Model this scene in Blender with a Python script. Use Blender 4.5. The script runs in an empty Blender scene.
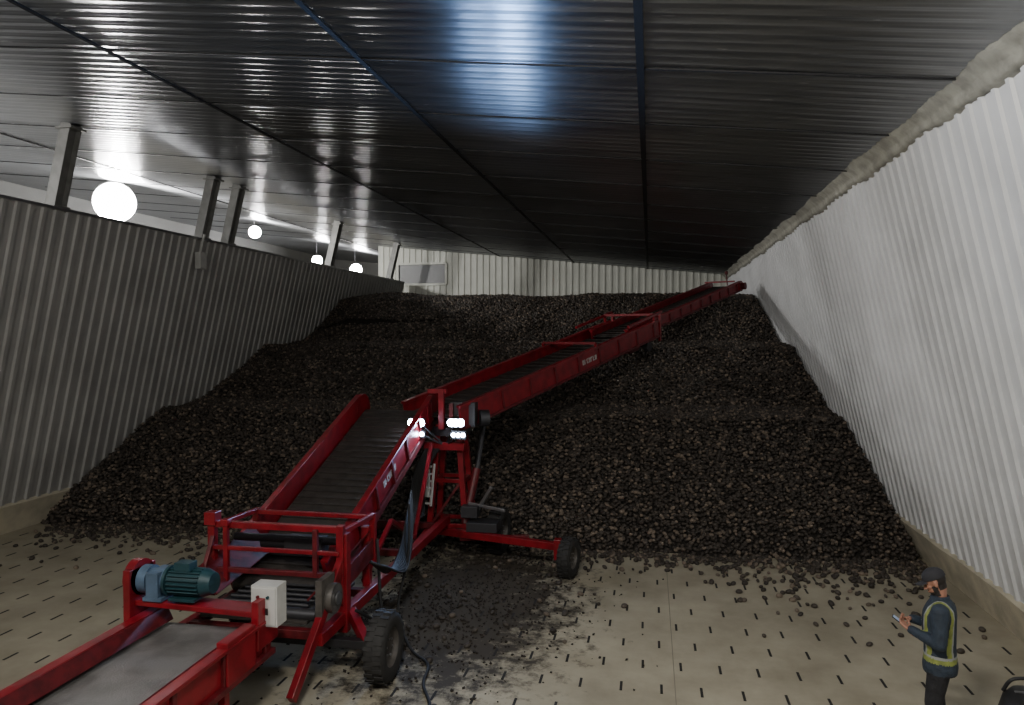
import bpy, math, random
import numpy as np
from mathutils import Vector, Matrix, Quaternion
random.seed(7); rng=np.random.default_rng(7)
S=bpy.context.scene
COL=S.collection

# ------------------------------------------------------------ materials
def mat(name, color, rough=0.6, metal=0.0, noise=0.0, nscale=6.0, bump=0.0, bscale=40.0, emit=None, estr=0.0, spec=0.5, color2=None):
    m=bpy.data.materials.new(name); m.use_nodes=True
    nt=m.node_tree; b=nt.nodes['Principled BSDF']
    b.inputs['Base Color'].default_value=(*color,1)
    b.inputs['Roughness'].default_value=rough
    b.inputs['Metallic'].default_value=metal
    b.inputs['Specular IOR Level'].default_value=spec
    tc=nt.nodes.new('ShaderNodeTexCoord')
    if noise>0 or color2:
        n=nt.nodes.new('ShaderNodeTexNoise'); n.inputs['Scale'].default_value=nscale; n.inputs['Detail'].default_value=6
        nt.links.new(tc.outputs['Object'],n.inputs['Vector'])
        r=nt.nodes.new('ShaderNodeValToRGB')
        c2=color2 if color2 else tuple(c*(1-noise) for c in color)
        r.color_ramp.elements[0].position=0.35; r.color_ramp.elements[0].color=(*c2,1)
        r.color_ramp.elements[1].position=0.62; r.color_ramp.elements[1].color=(*color,1)
        nt.links.new(n.outputs['Fac'],r.inputs['Fac']); nt.links.new(r.outputs['Color'],b.inputs['Base Color'])
    if bump>0:
        n2=nt.nodes.new('ShaderNodeTexNoise'); n2.inputs['Scale'].default_value=bscale; n2.inputs['Detail'].default_value=4
        nt.links.new(tc.outputs['Object'],n2.inputs['Vector'])
        bp=nt.nodes.new('ShaderNodeBump'); bp.inputs['Strength'].default_value=bump; bp.inputs['Distance'].default_value=0.02
        nt.links.new(n2.outputs['Fac'],bp.inputs['Height']); nt.links.new(bp.outputs['Normal'],b.inputs['Normal'])
    if emit:
        b.inputs['Emission Color'].default_value=(*emit,1); b.inputs['Emission Strength'].default_value=estr
    return m

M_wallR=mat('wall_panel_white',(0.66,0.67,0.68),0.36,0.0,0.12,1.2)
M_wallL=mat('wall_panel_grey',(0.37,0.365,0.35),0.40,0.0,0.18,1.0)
M_wallB=mat('wall_panel_back',(0.72,0.73,0.66),0.5,0,0.1,1.5)
M_bay=mat('bay_wall_white',(0.34,0.345,0.35),0.6,0,0.1,1)
M_foam=mat('spray_foam',(0.40,0.39,0.33),0.9,0,0.35,4,0.6,14)
M_curb=mat('curb_concrete',(0.58,0.53,0.40),0.85,0,0.3,2.5,0.3,30)
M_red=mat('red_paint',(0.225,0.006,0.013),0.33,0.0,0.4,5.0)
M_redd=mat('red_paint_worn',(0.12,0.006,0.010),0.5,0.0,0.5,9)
M_belt=mat('rubber_belt',(0.040,0.034,0.030),0.55,0,0.4,8,0.3,60)
M_beltL=mat('rubber_belt_smooth',(0.17,0.165,0.16),0.36,0,0.45,3,0.15,50)
M_steel=mat('steel',(0.35,0.35,0.36),0.35,0.9)
M_steeld=mat('dark_steel',(0.06,0.06,0.065),0.5,0.7)
M_tire=mat('tire_rubber',(0.022,0.021,0.02),0.8,0,0.3,10)
M_rim=mat('rim_paint',(0.10,0.09,0.08),0.5,0.2,0.4,9)
M_teal=mat('motor_green',(0.016,0.055,0.066),0.4,0.1,0.25,9)
M_gear=mat('gearbox_blue',(0.10,0.16,0.24),0.4,0.2,0.25,9)
M_white=mat('control_box_white',(0.50,0.50,0.48),0.5,0,0.15,6)
M_black=mat('black_plastic',(0.015,0.015,0.016),0.5)
M_hose=mat('hose_rubber',(0.010,0.010,0.010),0.75)
M_col=mat('column_steel',(0.24,0.24,0.23),0.5,0.3,0.3,4)
M_lamp=mat('lamp_glass',(1,1,1),0.3,emit=(1.0,0.98,0.95),estr=200)
M_tube=mat('added_tube_glass',(1,1,1),0.3,emit=(1.0,0.95,0.86),estr=4)
M_led=mat('led_glass',(1,1,1),0.3,emit=(0.62,0.76,1.0),estr=180)
M_lampb=mat('lamp_body',(0.3,0.3,0.3),0.4,0.6)
M_slot=mat('slot_dark',(0.012,0.011,0.010),0.9)
M_joint=mat('joint_dark',(0.20,0.18,0.135),0.9)
M_seam=mat('ceiling_seam',(0.012,0.012,0.014),0.6)
M_clod=mat('soil_clods',(0.03,0.023,0.018),0.95,0,0.4,20)
M_dim=mat('dim_opening_sheet',(0.10,0.105,0.11),0.35)

def ceiling_mat():
    m=bpy.data.materials.new('ceiling_metal'); m.use_nodes=True; nt=m.node_tree; b=nt.nodes['Principled BSDF']
    tc=nt.nodes.new('ShaderNodeTexCoord')
    mp=nt.nodes.new('ShaderNodeMapping'); mp.inputs['Scale'].default_value=(0.5,4,1)
    nt.links.new(tc.outputs['Object'],mp.inputs['Vector'])
    n=nt.nodes.new('ShaderNodeTexNoise'); n.inputs['Scale'].default_value=1.6; n.inputs['Detail'].default_value=6
    nt.links.new(mp.outputs['Vector'],n.inputs['Vector'])
    r=nt.nodes.new('ShaderNodeValToRGB')
    r.color_ramp.elements[0].position=0.3; r.color_ramp.elements[0].color=(0.27,0.28,0.295,1)
    r.color_ramp.elements[1].position=0.7; r.color_ramp.elements[1].color=(0.41,0.42,0.44,1)
    nt.links.new(n.outputs['Fac'],r.inputs['Fac'])
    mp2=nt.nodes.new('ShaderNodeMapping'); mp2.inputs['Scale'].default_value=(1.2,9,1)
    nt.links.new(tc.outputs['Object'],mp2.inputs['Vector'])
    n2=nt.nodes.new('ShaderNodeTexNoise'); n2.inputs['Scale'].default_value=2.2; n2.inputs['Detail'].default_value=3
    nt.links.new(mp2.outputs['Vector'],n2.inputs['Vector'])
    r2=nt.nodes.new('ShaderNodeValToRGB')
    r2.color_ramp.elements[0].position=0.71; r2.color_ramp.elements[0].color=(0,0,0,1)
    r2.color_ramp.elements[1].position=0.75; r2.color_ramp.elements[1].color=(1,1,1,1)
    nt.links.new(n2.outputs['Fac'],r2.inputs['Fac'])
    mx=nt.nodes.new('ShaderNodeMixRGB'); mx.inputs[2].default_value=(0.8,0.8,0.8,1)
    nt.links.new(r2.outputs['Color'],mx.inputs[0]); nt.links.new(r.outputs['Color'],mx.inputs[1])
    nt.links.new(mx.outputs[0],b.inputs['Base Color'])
    b.inputs['Metallic'].default_value=0.92
    # rolled sheet : micro-ripples run across the hall so highlights stretch along it
    b.inputs['Anisotropic'].default_value=0.9
    tg=nt.nodes.new('ShaderNodeCombineXYZ'); tg.inputs[1].default_value=1.0
    nt.links.new(tg.outputs[0],b.inputs['Tangent'])
    mr=nt.nodes.new('ShaderNodeMapRange'); mr.inputs['To Min'].default_value=0.26; mr.inputs['To Max'].default_value=0.36
    nt.links.new(n.outputs['Fac'],mr.inputs['Value']); nt.links.new(mr.outputs[0],b.inputs['Roughness'])
    return m
M_ceil=ceiling_mat()

def floor_mat():
    m=bpy.data.materials.new('concrete_floor'); m.use_nodes=True; nt=m.node_tree; b=nt.nodes['Principled BSDF']
    tc=nt.nodes.new('ShaderNodeTexCoord')
    n=nt.nodes.new('ShaderNodeTexNoise'); n.inputs['Scale'].default_value=0.7; n.inputs['Detail'].default_value=9; n.inputs['Roughness'].default_value=0.65
    nt.links.new(tc.outputs['Object'],n.inputs['Vector'])
    r=nt.nodes.new('ShaderNodeValToRGB')
    r.color_ramp.elements[0].position=0.3; r.color_ramp.elements[0].color=(0.25,0.225,0.165,1)
    r.color_ramp.elements[1].position=0.7; r.color_ramp.elements[1].color=(0.42,0.385,0.295,1)
    nt.links.new(n.outputs['Fac'],r.inputs['Fac'])
    sub=nt.nodes.new('ShaderNodeVectorMath'); sub.operation='SUBTRACT'; sub.inputs[1].default_value=(-2.7,10.9,0)
    nt.links.new(tc.outputs['Object'],sub.inputs[0])
    ml=nt.nodes.new('ShaderNodeVectorMath'); ml.operation='MULTIPLY'; ml.inputs[1].default_value=(0.52,0.25,1)
    nt.links.new(sub.outputs[0],ml.inputs[0])
    ln=nt.nodes.new('ShaderNodeVectorMath'); ln.operation='LENGTH'; nt.links.new(ml.outputs[0],ln.inputs[0])
    n3=nt.nodes.new('ShaderNodeTexNoise'); n3.inputs['Scale'].default_value=3.2; n3.inputs['Detail'].default_value=12; n3.inputs['Roughness'].default_value=0.75
    nt.links.new(tc.outputs['Object'],n3.inputs['Vector'])
    ma=nt.nodes.new('ShaderNodeMath'); ma.operation='MULTIPLY_ADD'; ma.inputs[1].default_value=-2.6
    nt.links.new(n3.outputs['Fac'],ma.inputs[0]); 
    ad=nt.nodes.new('ShaderNodeMath'); ad.operation='ADD'; ad.inputs[1].default_value=1.12
    nt.links.new(ln.outputs['Value'],ad.inputs[0]); nt.links.new(ad.outputs[0],ma.inputs[2])
    r3=nt.nodes.new('ShaderNodeValToRGB')
    r3.color_ramp.elements[0].position=0.40; r3.color_ramp.elements[0].color=(1,1,1,1)
    r3.color_ramp.elements[1].position=0.80; r3.color_ramp.elements[1].color=(0,0,0,1)
    nt.links.new(ma.outputs[0],r3.inputs['Fac'])
    mx=nt.nodes.new('ShaderNodeMixRGB'); mx.inputs[2].default_value=(0.026,0.020,0.015,1)
    sc=nt.nodes.new('ShaderNodeMath'); sc.operation='MULTIPLY'; sc.inputs[1].default_value=0.93
    nt.links.new(r3.outputs['Color'],sc.inputs[0]); nt.links.new(sc.outputs[0],mx.inputs[0])
    nt.links.new(r.outputs['Color'],mx.inputs[1]); nt.links.new(mx.outputs[0],b.inputs['Base Color'])
    b.inputs['Roughness'].default_value=0.8; b.inputs['Specular IOR Level'].default_value=0.25
    bp=nt.nodes.new('ShaderNodeBump'); bp.inputs['Strength'].default_value=0.15; bp.inputs['Distance'].default_value=0.02
    nt.links.new(n3.outputs['Fac'],bp.inputs['Height']); nt.links.new(bp.outputs['Normal'],b.inputs['Normal'])
    return m
M_floor=floor_mat()

def potato_mat():
    m=bpy.data.materials.new('potato_skin'); m.use_nodes=True; nt=m.node_tree; b=nt.nodes['Principled BSDF']
    oi=nt.nodes.new('ShaderNodeObjectInfo')
    r=nt.nodes.new('ShaderNodeValToRGB')
    e=r.color_ramp.elements
    e[0].position=0; e[0].color=(0.024,0.019,0.015,1)
    e[1].position=1; e[1].color=(0.20,0.155,0.115,1)
    k=e.new(0.75); k.color=(0.058,0.046,0.036,1)
    nt.links.new(oi.outputs['Random'],r.inputs['Fac']); nt.links.new(r.outputs['Color'],b.inputs['Base Color'])
    b.inputs['Roughness'].default_value=0.62
    return m
M_pot=potato_mat()
M_soil=mat('pile_soil',(0.015,0.012,0.009),0.95,0,0.4,6)

# ------------------------------------------------------------ builder
class MB:
    def __init__(s): s.v=[]; s.f=[]; s.m=[]; s.mats=[]; s.sm=[]
    def mi(s,m):
        if m not in s.mats: s.mats.append(m)
        return s.mats.index(m)
    def add(s,vs,fs,m,smooth=False):
        o=len(s.v); s.v+= [tuple(v) for v in vs]; k=s.mi(m)
        for f in fs: s.f.append(tuple(i+o for i in f)); s.m.append(k); s.sm.append(smooth)
    def box(s,c,d,m,R=None):
        c=Vector(c); vs=[]
        for x in (-.5,.5):
            for y in (-.5,.5):
                for z in (-.5,.5):
                    v=Vector((x*d[0],y*d[1],z*d[2]))
                    if R is not None: v=R@v
                    vs.append(c+v)
        s.add(vs,[(0,1,3,2),(4,6,7,5),(0,4,5,1),(2,3,7,6),(0,2,6,4),(1,5,7,3)],m)
    def beam(s,a,b,w,h,m,up=(0,0,1)):
        a=Vector(a); b=Vector(b); y=(b-a); L=y.length; y.normalize(); x=y.cross(Vector(up))
        if x.length<1e-4: x=y.cross(Vector((1,0,0)))
        x.normalize(); z=x.cross(y)
        R=Matrix((x,y,z)).transposed()
        s.box((a+b)/2,(w,L,h),m,R)
    def cyl(s,a,b,r1,m,r2=None,seg=16,smooth=True):
        if r2 is None: r2=r1
        a=Vector(a); b=Vector(b); d=(b-a).normalized()
        x=d.orthogonal().normalized(); y=d.cross(x); vs=[]
        for p,r in ((a,r1),(b,r2)):
            for i in range(seg):
                t=2*math.pi*i/seg; vs.append(p+x*(math.cos(t)*r)+y*(math.sin(t)*r))
        fs=[(i,(i+1)%seg,seg+(i+1)%seg,seg+i) for i in range(seg)]
        s.add(vs,fs,m,smooth)
        s.add(vs[:seg],[tuple(range(seg))[::-1]],m); s.add(vs[seg:],[tuple(range(seg))],m)
    def lathe(s,c,axis,prof,m,seg=32,smooth=True):
        c=Vector(c); d=Vector(axis).normalized(); x=d.orthogonal().normalized(); y=d.cross(x); vs=[]; n=len(prof)
        for i in range(seg):
            t=2*math.pi*i/seg; e=x*math.cos(t)+y*math.sin(t)
            for r,h in prof: vs.append(c+e*r+d*h)
        fs=[]
        for i in range(seg):
            j=(i+1)%seg
            for k in range(n-1): fs.append((i*n+k,i*n+k+1,j*n+k+1,j*n+k))
        s.add(vs,fs,m,smooth)
    def pipe(s,pts,r,m,seg=8):
        pts=[Vector(p) for p in pts]; n=len(pts); vs=[]
        ref=Vector((0,0,1))
        for i,p in enumerate(pts):
            d=(pts[min(i+1,n-1)]-pts[max(i-1,0)]).normalized()
            x=d.cross(ref)
            if x.length<0.05: x=d.cross(Vector((1,0,0)))
            x.normalize(); y=d.cross(x)
            for k in range(seg):
                t=2*math.pi*k/seg; vs.append(p+x*math.cos(t)*r+y*math.sin(t)*r)
        fs=[(i*seg+k,i*seg+(k+1)%seg,(i+1)*seg+(k+1)%seg,(i+1)*seg+k) for i in range(n-1) for k in range(seg)]
        s.add(vs,fs,m,True)
        s.add(vs[:seg],[tuple(range(seg))],m); s.add(vs[-seg:],[tuple(range(seg))],m)
    def obj(s,name,parent=None,bevel=0):
        me=bpy.data.meshes.new(name); me.from_pydata([tuple(v) for v in s.v],[],s.f)
        for m in s.mats: me.materials.append(m)
        me.polygons.foreach_set('material_index',s.m); me.polygons.foreach_set('use_smooth',s.sm)
        me.update()
        import bmesh
        bm=bmesh.new(); bm.from_mesh(me); bmesh.ops.recalc_face_normals(bm,faces=bm.faces); bm.to_mesh(me); bm.free()
        o=bpy.data.objects.new(name,me); COL.objects.link(o)
        if parent: o.parent=parent
        if bevel:
            b=o.modifiers.new('bevel','BEVEL'); b.width=bevel; b.segments=2; b.limit_method='ANGLE'; b.angle_limit=math.radians(50)
        return o
def empty(name,loc=(0,0,0)):
    e=bpy.data.objects.new(name,None); e.empty_display_size=0.2; COL.objects.link(e); return e
def crv(pts,n=10):
    P=[Vector(p) for p in pts]; P=[P[0]]+P+[P[-1]]; out=[]
    for i in range(1,len(P)-2):
        for k in range(n):
            t=k/n; a,b,c,d=P[i-1:i+3]
            out.append(0.5*((2*b)+(c-a)*t+(2*a-5*b+4*c-d)*t*t+(3*b-a-3*c+d)*t**3))
    out.append(P[-2]); return out

# ------------------------------------------------------------ room numbers
CAMH=4.05
SL=0.10
def ceilh(x): return 6.72+SL*(3.3-x)
def wR(h): return 4.88-(4.88-3.3)/6.72*h
def wL(h): return -12.95+(12.95-11.4)/6.5*h
Y0,YB=-8.0,34.0
XBAY=-21.0; YBAY=47.0

b=MB(); b.box(((XBAY+6)/2,(Y0+YBAY)/2,-0.1),(6-XBAY,YBAY-Y0,0.2),M_floor); b.obj('floor')

def ribbed(name,rows,y0,y1,m,nrm,period=0.3,depth=0.035,flat=0.62,slope=0.08):
    ys=[];y=y0
    top=1-flat-2*slope
    while y<y1:
        ys+=[(y,0),(y+flat*period,0),(y+(flat+slope)*period,1),(y+(flat+slope+top)*period,1)]
        y+=period
    ys.append((min(y,y1+period),0))
    vs=[];n=len(rows)
    for yy,d in ys:
        for p in rows: vs.append((p[0]+nrm[0]*d*depth,yy,p[1]+nrm[1]*d*depth))
    fs=[(i*n+k,i*n+k+1,(i+1)*n+k+1,(i+1)*n+k) for i in range(len(ys)-1) for k in range(n-1)]
    mb=MB(); mb.add(vs,fs,m); return mb

hR=6.72
mb=ribbed('wall_right',[(wR(0.62)-0.03,0.62),(wR(hR)-0.0,hR+0.02)],Y0,YB,M_wallR,(-0.97,-0.22))
mb.add([(wR(0)+0.0,Y0,0),(wR(hR+.1)+0.0,Y0,hR+.1),(wR(0)+0.0,YB,0),(wR(hR+.1)+0.0,YB,hR+.1),(wR(0)+.25,Y0,0),(wR(hR+.1)+.25,Y0,hR+.1),(wR(0)+.25,YB,0),(wR(hR+.1)+.25,YB,hR+.1)],
  [(0,1,3,2),(4,5,7,6),(0,1,5,4),(2,3,7,6),(1,3,7,5)],M_wallR)
mb.obj('wall_right')
mb=MB()
c0,c1=wR(0)-0.02,wR(0.62)-0.10
n=60; vs=[]
for i in range(n+1):
    y=Y0+(YB-Y0)*i/n; j=rng.normal(0,0.008)
    vs+=[(c0,y,0),(c1+j,y,0.60+j),(c1+.12,y,0.64)]
fs=[(i*3+k,i*3+k+1,i*3+k+4,i*3+k+3) for i in range(n) for k in range(2)]
mb.add(vs,fs,M_curb); mb.obj('baseboard_right')
hL=6.5
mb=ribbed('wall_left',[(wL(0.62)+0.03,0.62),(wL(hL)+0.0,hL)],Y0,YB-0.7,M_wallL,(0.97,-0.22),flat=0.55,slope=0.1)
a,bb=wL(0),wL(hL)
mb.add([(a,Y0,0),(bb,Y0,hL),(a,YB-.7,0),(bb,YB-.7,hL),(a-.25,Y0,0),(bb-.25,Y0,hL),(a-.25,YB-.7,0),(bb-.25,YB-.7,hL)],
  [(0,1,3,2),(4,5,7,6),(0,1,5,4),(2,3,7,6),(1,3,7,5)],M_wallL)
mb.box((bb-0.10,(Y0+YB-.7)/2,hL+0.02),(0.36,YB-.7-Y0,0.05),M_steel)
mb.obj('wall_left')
mb=MB()
mb.add([(wL(0)+.04,Y0,0),(wL(.6)+.12,Y0,.6),(wL(.6),Y0,.66),(wL(0)+.04,YB-.8,0),(wL(.6)+.12,YB-.8,.6),(wL(.6),YB-.8,.66)],[(0,1,4,3),(1,2,5,4)],M_curb)
mb.obj('baseboard_left')

mb=MB()
def backpanel(x0,x1,z0,z1f,y=YB):
    period=0.3; xs=[];x=x0
    while x<x1-1e-6:
        for q,d in ((0,0),(.62,0),(.7,1),(.92,1)):
            xx=x+q*period
            if xx<=x1: xs.append((xx,d))
        x+=period
    xs.append((x1,0)); vs=[]
    for xx,d in xs:
        vs+=[(xx,y-d*.05,z0),(xx,y-d*.05,z1f(xx))]
    mb.add(vs,[(i*2,i*2+1,i*2+3,i*2+2) for i in range(len(xs)-1)],M_wallB)
WX0,WX1,WZ0,WZ1=-11.9,-9.5,6.45,7.45
backpanel(-12.9,WX0,0,lambda x:ceilh(x)); backpanel(WX1,3.45+0.2,0,lambda x:ceilh(x))
backpanel(WX0,WX1,0,lambda x:WZ0); backpanel(WX0,WX1,WZ1,lambda x:ceilh(x))
mb.obj('wall_back')
mb=MB()
for p,q in (((WX0,YB-.05,WZ0),(WX1,YB-.05,WZ0)),((WX0,YB-.05,WZ1),(WX1,YB-.05,WZ1)),((WX0,YB-.05,WZ0),(WX0,YB-.05,WZ1)),((WX1,YB-.05,WZ0),(WX1,YB-.05,WZ1))):
    mb.beam(p,q,.11,.11,M_wallB,up=(0,1,0.01))
mb.box(((WX0+WX1)/2,YB+.01,(WZ0+WZ1)/2),(WX1-WX0,.02,WZ1-WZ0),M_dim)  # opaque grey sheet, its colour stands in for the dim interior behind
mb.obj('window_1',bevel=.006)
mb=MB(); mb.box((-8,Y0-.1,4.8),(27,.2,9.6),M_bay); mb.obj('wall_front')
mb=MB(); mb.box((XBAY-.1,(Y0+YBAY)/2,4.7),(.2,YBAY-Y0,9.5),M_bay); 
mb.obj('wall_bay_side')
mb=MB(); mb.box((-8,YBAY+.1,4.8),(27,.2,9.6),M_bay); mb.obj('wall_bay_back')

# ceiling
ys=[];y=Y0;per=0.22
while y<YBAY:
    for k in range(12):
        t=k/12
        rib = 0.013*max(0,min(1,(0.17-abs(t-0.5))/0.12))
        ys.append((y+t*per, -rib + 0.0032*math.cos(2*math.pi*t*2)))
    y+=per
vs=[];xs=[XBAY,-16,-13.8,-10.35,-6.9,-3.45,-0.12,3.55]
for yy,d in ys:
    for x in xs:
        vs.append((x,yy,ceilh(x)+d+0.010*math.sin(yy*0.9+x*0.7)+0.005*math.sin(yy*2.3+x)))
n=len(xs)
mb=MB(); mb.add(vs,[(i*n+k,i*n+k+1,(i+1)*n+k+1,(i+1)*n+k) for i in range(len(ys)-1) for k in range(n-1)],M_ceil,True)
mb.add([(XBAY,Y0,ceilh(XBAY)+.3),(3.8,Y0,ceilh(3.8)+.3),(3.8,YBAY,ceilh(3.8)+.3),(XBAY,YBAY,ceilh(XBAY)+.3)],[(0,1,2,3)],M_ceil)
mb.obj('ceiling')
mb=MB()
for x,w in ((-0.12,.085),(-3.45,.06),(-6.9,.05),(-13.8,.04)):
    mb.box((x,(Y0+YBAY)/2,ceilh(x)-.028),(w,YBAY-Y0,.025),M_seam)
y=1.9
while y<YB:
    mb.beam((-20,y,ceilh(-20)-.022),(3.4,y,ceilh(3.4)-.022),.03,.018,M_seam); y+=2.2
mb.obj('trim_1')
mb=MB(); N=500; vs=[]
sec=[(-.34,.05),(-.27,-.03),(-.19,-.085),(-.13,-.14),(-.085,-.20),(-.045,-.26),(-.005,-.31),(.05,-.345),(.12,-.36)]
prof=len(sec)-1
ph=[rng.uniform(0,6) for _ in sec]
for i in range(N+1):
    y=Y0+(YB-Y0)*i/N
    q=0.60+0.06*math.sin(y*1.7)+0.05*math.sin(y*4.1+1)+rng.normal(0,0.012)
    for k,(sx,sz) in enumerate(sec):
        q2=q*(1+0.05*math.sin(y*6+ph[k]))
        vs.append((wR(hR)+sx*q2-(.02 if k>4 and k<8 else 0),y,hR+sz*q2))
mb.add(vs,[(i*(prof+1)+k,i*(prof+1)+k+1,(i+1)*(prof+1)+k+1,(i+1)*(prof+1)+k) for i in range(N) for k in range(prof)],M_foam,True)
mb.obj('trim_2')

mb=MB()
row=0;y=4.2
while y<13.9:
    x=-12.5+(0.22 if row%2 else 0)
    while x<4.6:
        mb.box((x+random.uniform(-.01,.01),y,.0015),(.030,.22,.005),M_slot); x+=0.46
    y+=.62;row+=1
mb.obj('floor_vent_slots')
mb=MB()
for x in (0.3,): mb.box((x,5,.001),(.010,19,.004),M_joint)
mb.obj('floor_joint')

# ------------------------------------------------------------ potato pile
PY=[13.9,14.4,17.2,18.8,21.3,23.4,25.9,26.8,33.9]
PH=[0.0,0.42,2.13,2.26,3.66,3.80,5.24,5.45,5.60]
def wob(x,y):
    return 0.20*math.sin(x*0.55+1.0+y*.12)+0.11*math.sin(x*1.3+y*0.35)+0.06*math.sin(x*2.9+y*0.8)
def pileh(x,y):
    yy=y+wob(x,y)
    if x<-6: yy+= -0.10*( -6-x)*max(0,min(1,(y-20)/5))
    h=float(np.interp(yy,PY,PH))
    h+=0.03*math.sin(x*1.9+y*2.3)*min(1,h)+0.02*math.sin(x*4.3-y*3.1)*min(1,h)
    if y>25: h+=0.04*math.sin(x*0.9+2)+ (0.22*math.exp(-((x+10.2)/1.4)**2))
    return max(0,h)
def pilept(t,y):
    h=3.0
    for _ in range(3):
        x=(wL(h)+.10)+t*((wR(h)-.12)-(wL(h)+.10)); h=pileh(x,y)
    return x,h
nx,ny=120,140; vs=[]
for j in range(ny+1):
    y=13.5+(33.9-13.5)*j/ny
    for i in range(nx+1):
        x,h=pilept(i/nx,y); vs.append((x,y,h-0.03))
fs=[(j*(nx+1)+i,j*(nx+1)+i+1,(j+1)*(nx+1)+i+1,(j+1)*(nx+1)+i) for j in range(ny) for i in range(nx)]
mb=MB(); mb.add(vs,fs,M_soil,True); pile=mb.obj('potato_pile')
pts=[];sp=0.070
W=17.2
y=13.6
while y<33.8:
    dh=abs(pileh(-4,y+.1)-pileh(-4,y))/.1
    sy=sp/math.sqrt(1+dh*dh)*(1.0 if y<27.0 else 2.0)
    nn=int(W/sp)
    for i in range(nn):
        t=(i+random.uniform(.1,.9))/nn
        yy=y+random.uniform(-.5,.5)*sy
        x,h=pilept(t,yy)
        if h<0.02:
            if random.random()<0.6: continue
        pts.append((x,yy,h+random.uniform(-.005,.045) if h>0.03 else 0.028))
    y+=sy
for i in range(1200):
    y=13.8-abs(random.gauss(0,0.5)); x=random.uniform(-12.4,4.5); pts.append((x,y,.028))
for i in range(120):
    pts.append((random.uniform(1.2,4.5),13.3-abs(random.gauss(0,1.2)),.026))
for i in range(80):
    pts.append((random.gauss(-2.6,0.9),random.gauss(11.2,1.4),.024))
for i in range(150):
    pts.append((random.uniform(-12,-6),13.5-abs(random.gauss(0,0.8)),.026))
me=bpy.data.meshes.new('potatoes'); me.from_pydata(pts,[],[])
po=bpy.data.objects.new('potatoes',me); COL.objects.link(po); po.parent=pile
me.materials.append(M_pot)
ng=bpy.data.node_groups.new('scatter_potatoes','GeometryNodeTree')
ng.interface.new_socket('Geometry',in_out='INPUT',socket_type='NodeSocketGeometry')
ng.interface.new_socket('Geometry',in_out='OUTPUT',socket_type='NodeSocketGeometry')
N_=ng.nodes; L_=ng.links
gi=N_.new('NodeGroupInput'); go=N_.new('NodeGroupOutput')
ico=N_.new('GeometryNodeMeshIcoSphere'); ico.inputs['Radius'].default_value=0.038; ico.inputs['Subdivisions'].default_value=2
sm=N_.new('GeometryNodeSetShadeSmooth'); 
tr=N_.new('GeometryNodeTransform'); tr.inputs['Scale'].default_value=(1.30,0.98,0.86)
sm2=N_.new('GeometryNodeSetMaterial'); sm2.inputs['Material'].default_value=M_pot
iop=N_.new('GeometryNodeInstanceOnPoints')
rr=N_.new('FunctionNodeRandomValue'); rr.data_type='FLOAT_VECTOR'; rr.inputs[0].default_value=(-.6,-.6,0); rr.inputs[1].default_value=(.6,.6,6.28)
rs=N_.new('FunctionNodeRandomValue'); rs.data_type='FLOAT'; rs.inputs[2].default_value=.66; rs.inputs[3].default_value=1.22
L_.new(ico.outputs['Mesh'],sm.inputs['Geometry']); L_.new(sm.outputs[0],tr.inputs['Geometry']); L_.new(tr.outputs[0],sm2.inputs['Geometry'])
L_.new(gi.outputs[0],iop.inputs['Points']); L_.new(sm2.outputs[0],iop.inputs['Instance'])
L_.new(rr.outputs[0],iop.inputs['Rotation']); L_.new(rs.outputs[1],iop.inputs['Scale'])
L_.new(iop.outputs[0],go.inputs[0])
md=po.modifiers.new('scatter','NODES'); md.node_group=ng
mb=MB()
for i in range(1800):
    x=random.gauss(-2.7,0.85); y=random.gauss(10.9,1.5); s_=random.uniform(.008,.028)
    R=Matrix.Rotation(random.uniform(0,6),3,'Z')@Matrix.Rotation(random.uniform(0,1),3,'X')
    d=[Vector((s_*random.uniform(.7,1.3)*a_[0],s_*random.uniform(.7,1.3)*a_[1],s_*.7*a_[2])) for a_ in ((1,0,0),(-1,0,0),(0,1,0),(0,-1,0),(0,0,1),(0,0,-1))]
    mb.add([Vector((x,y,s_*.5))+R@v for v in d],[(0,2,4),(2,1,4),(1,3,4),(3,0,4),(2,0,5),(1,2,5),(3,1,5),(0,3,5)],M_clod)
mb.obj('loose_soil',pile)

# ------------------------------------------------------------ columns on the partition
def column(y,w=0.28):
    mb=MB(); lean=(12.95-11.4)/6.5
    x0=wL(6.5)-.1; z0=6.5; 
    z1=ceilh(x0); x1=x0+lean*(z1-z0); z1=ceilh(x1)
    a=Vector((x0,y,z0)); c=Vector((x1,y,z1))
    for s in (-1,1):
        mb.beam(a+Vector((0,s*w/2,0)),c+Vector((0,s*w/2,0)),w*.8,.03,M_col,up=(0,1,0))
    mb.beam(a,c,.03,w,M_col,up=(0,1,0))
    mb.box((x0,y,z0+.06),(.34,w+.12,.04),M_col); mb.box((x1-.02,y,z1-.10),(.36,w+.12,.04),M_col)
    mb.obj('steel_column')
for y in (6.4,12.7,17.5,18.7,25.3,31.6): column(y)

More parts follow.
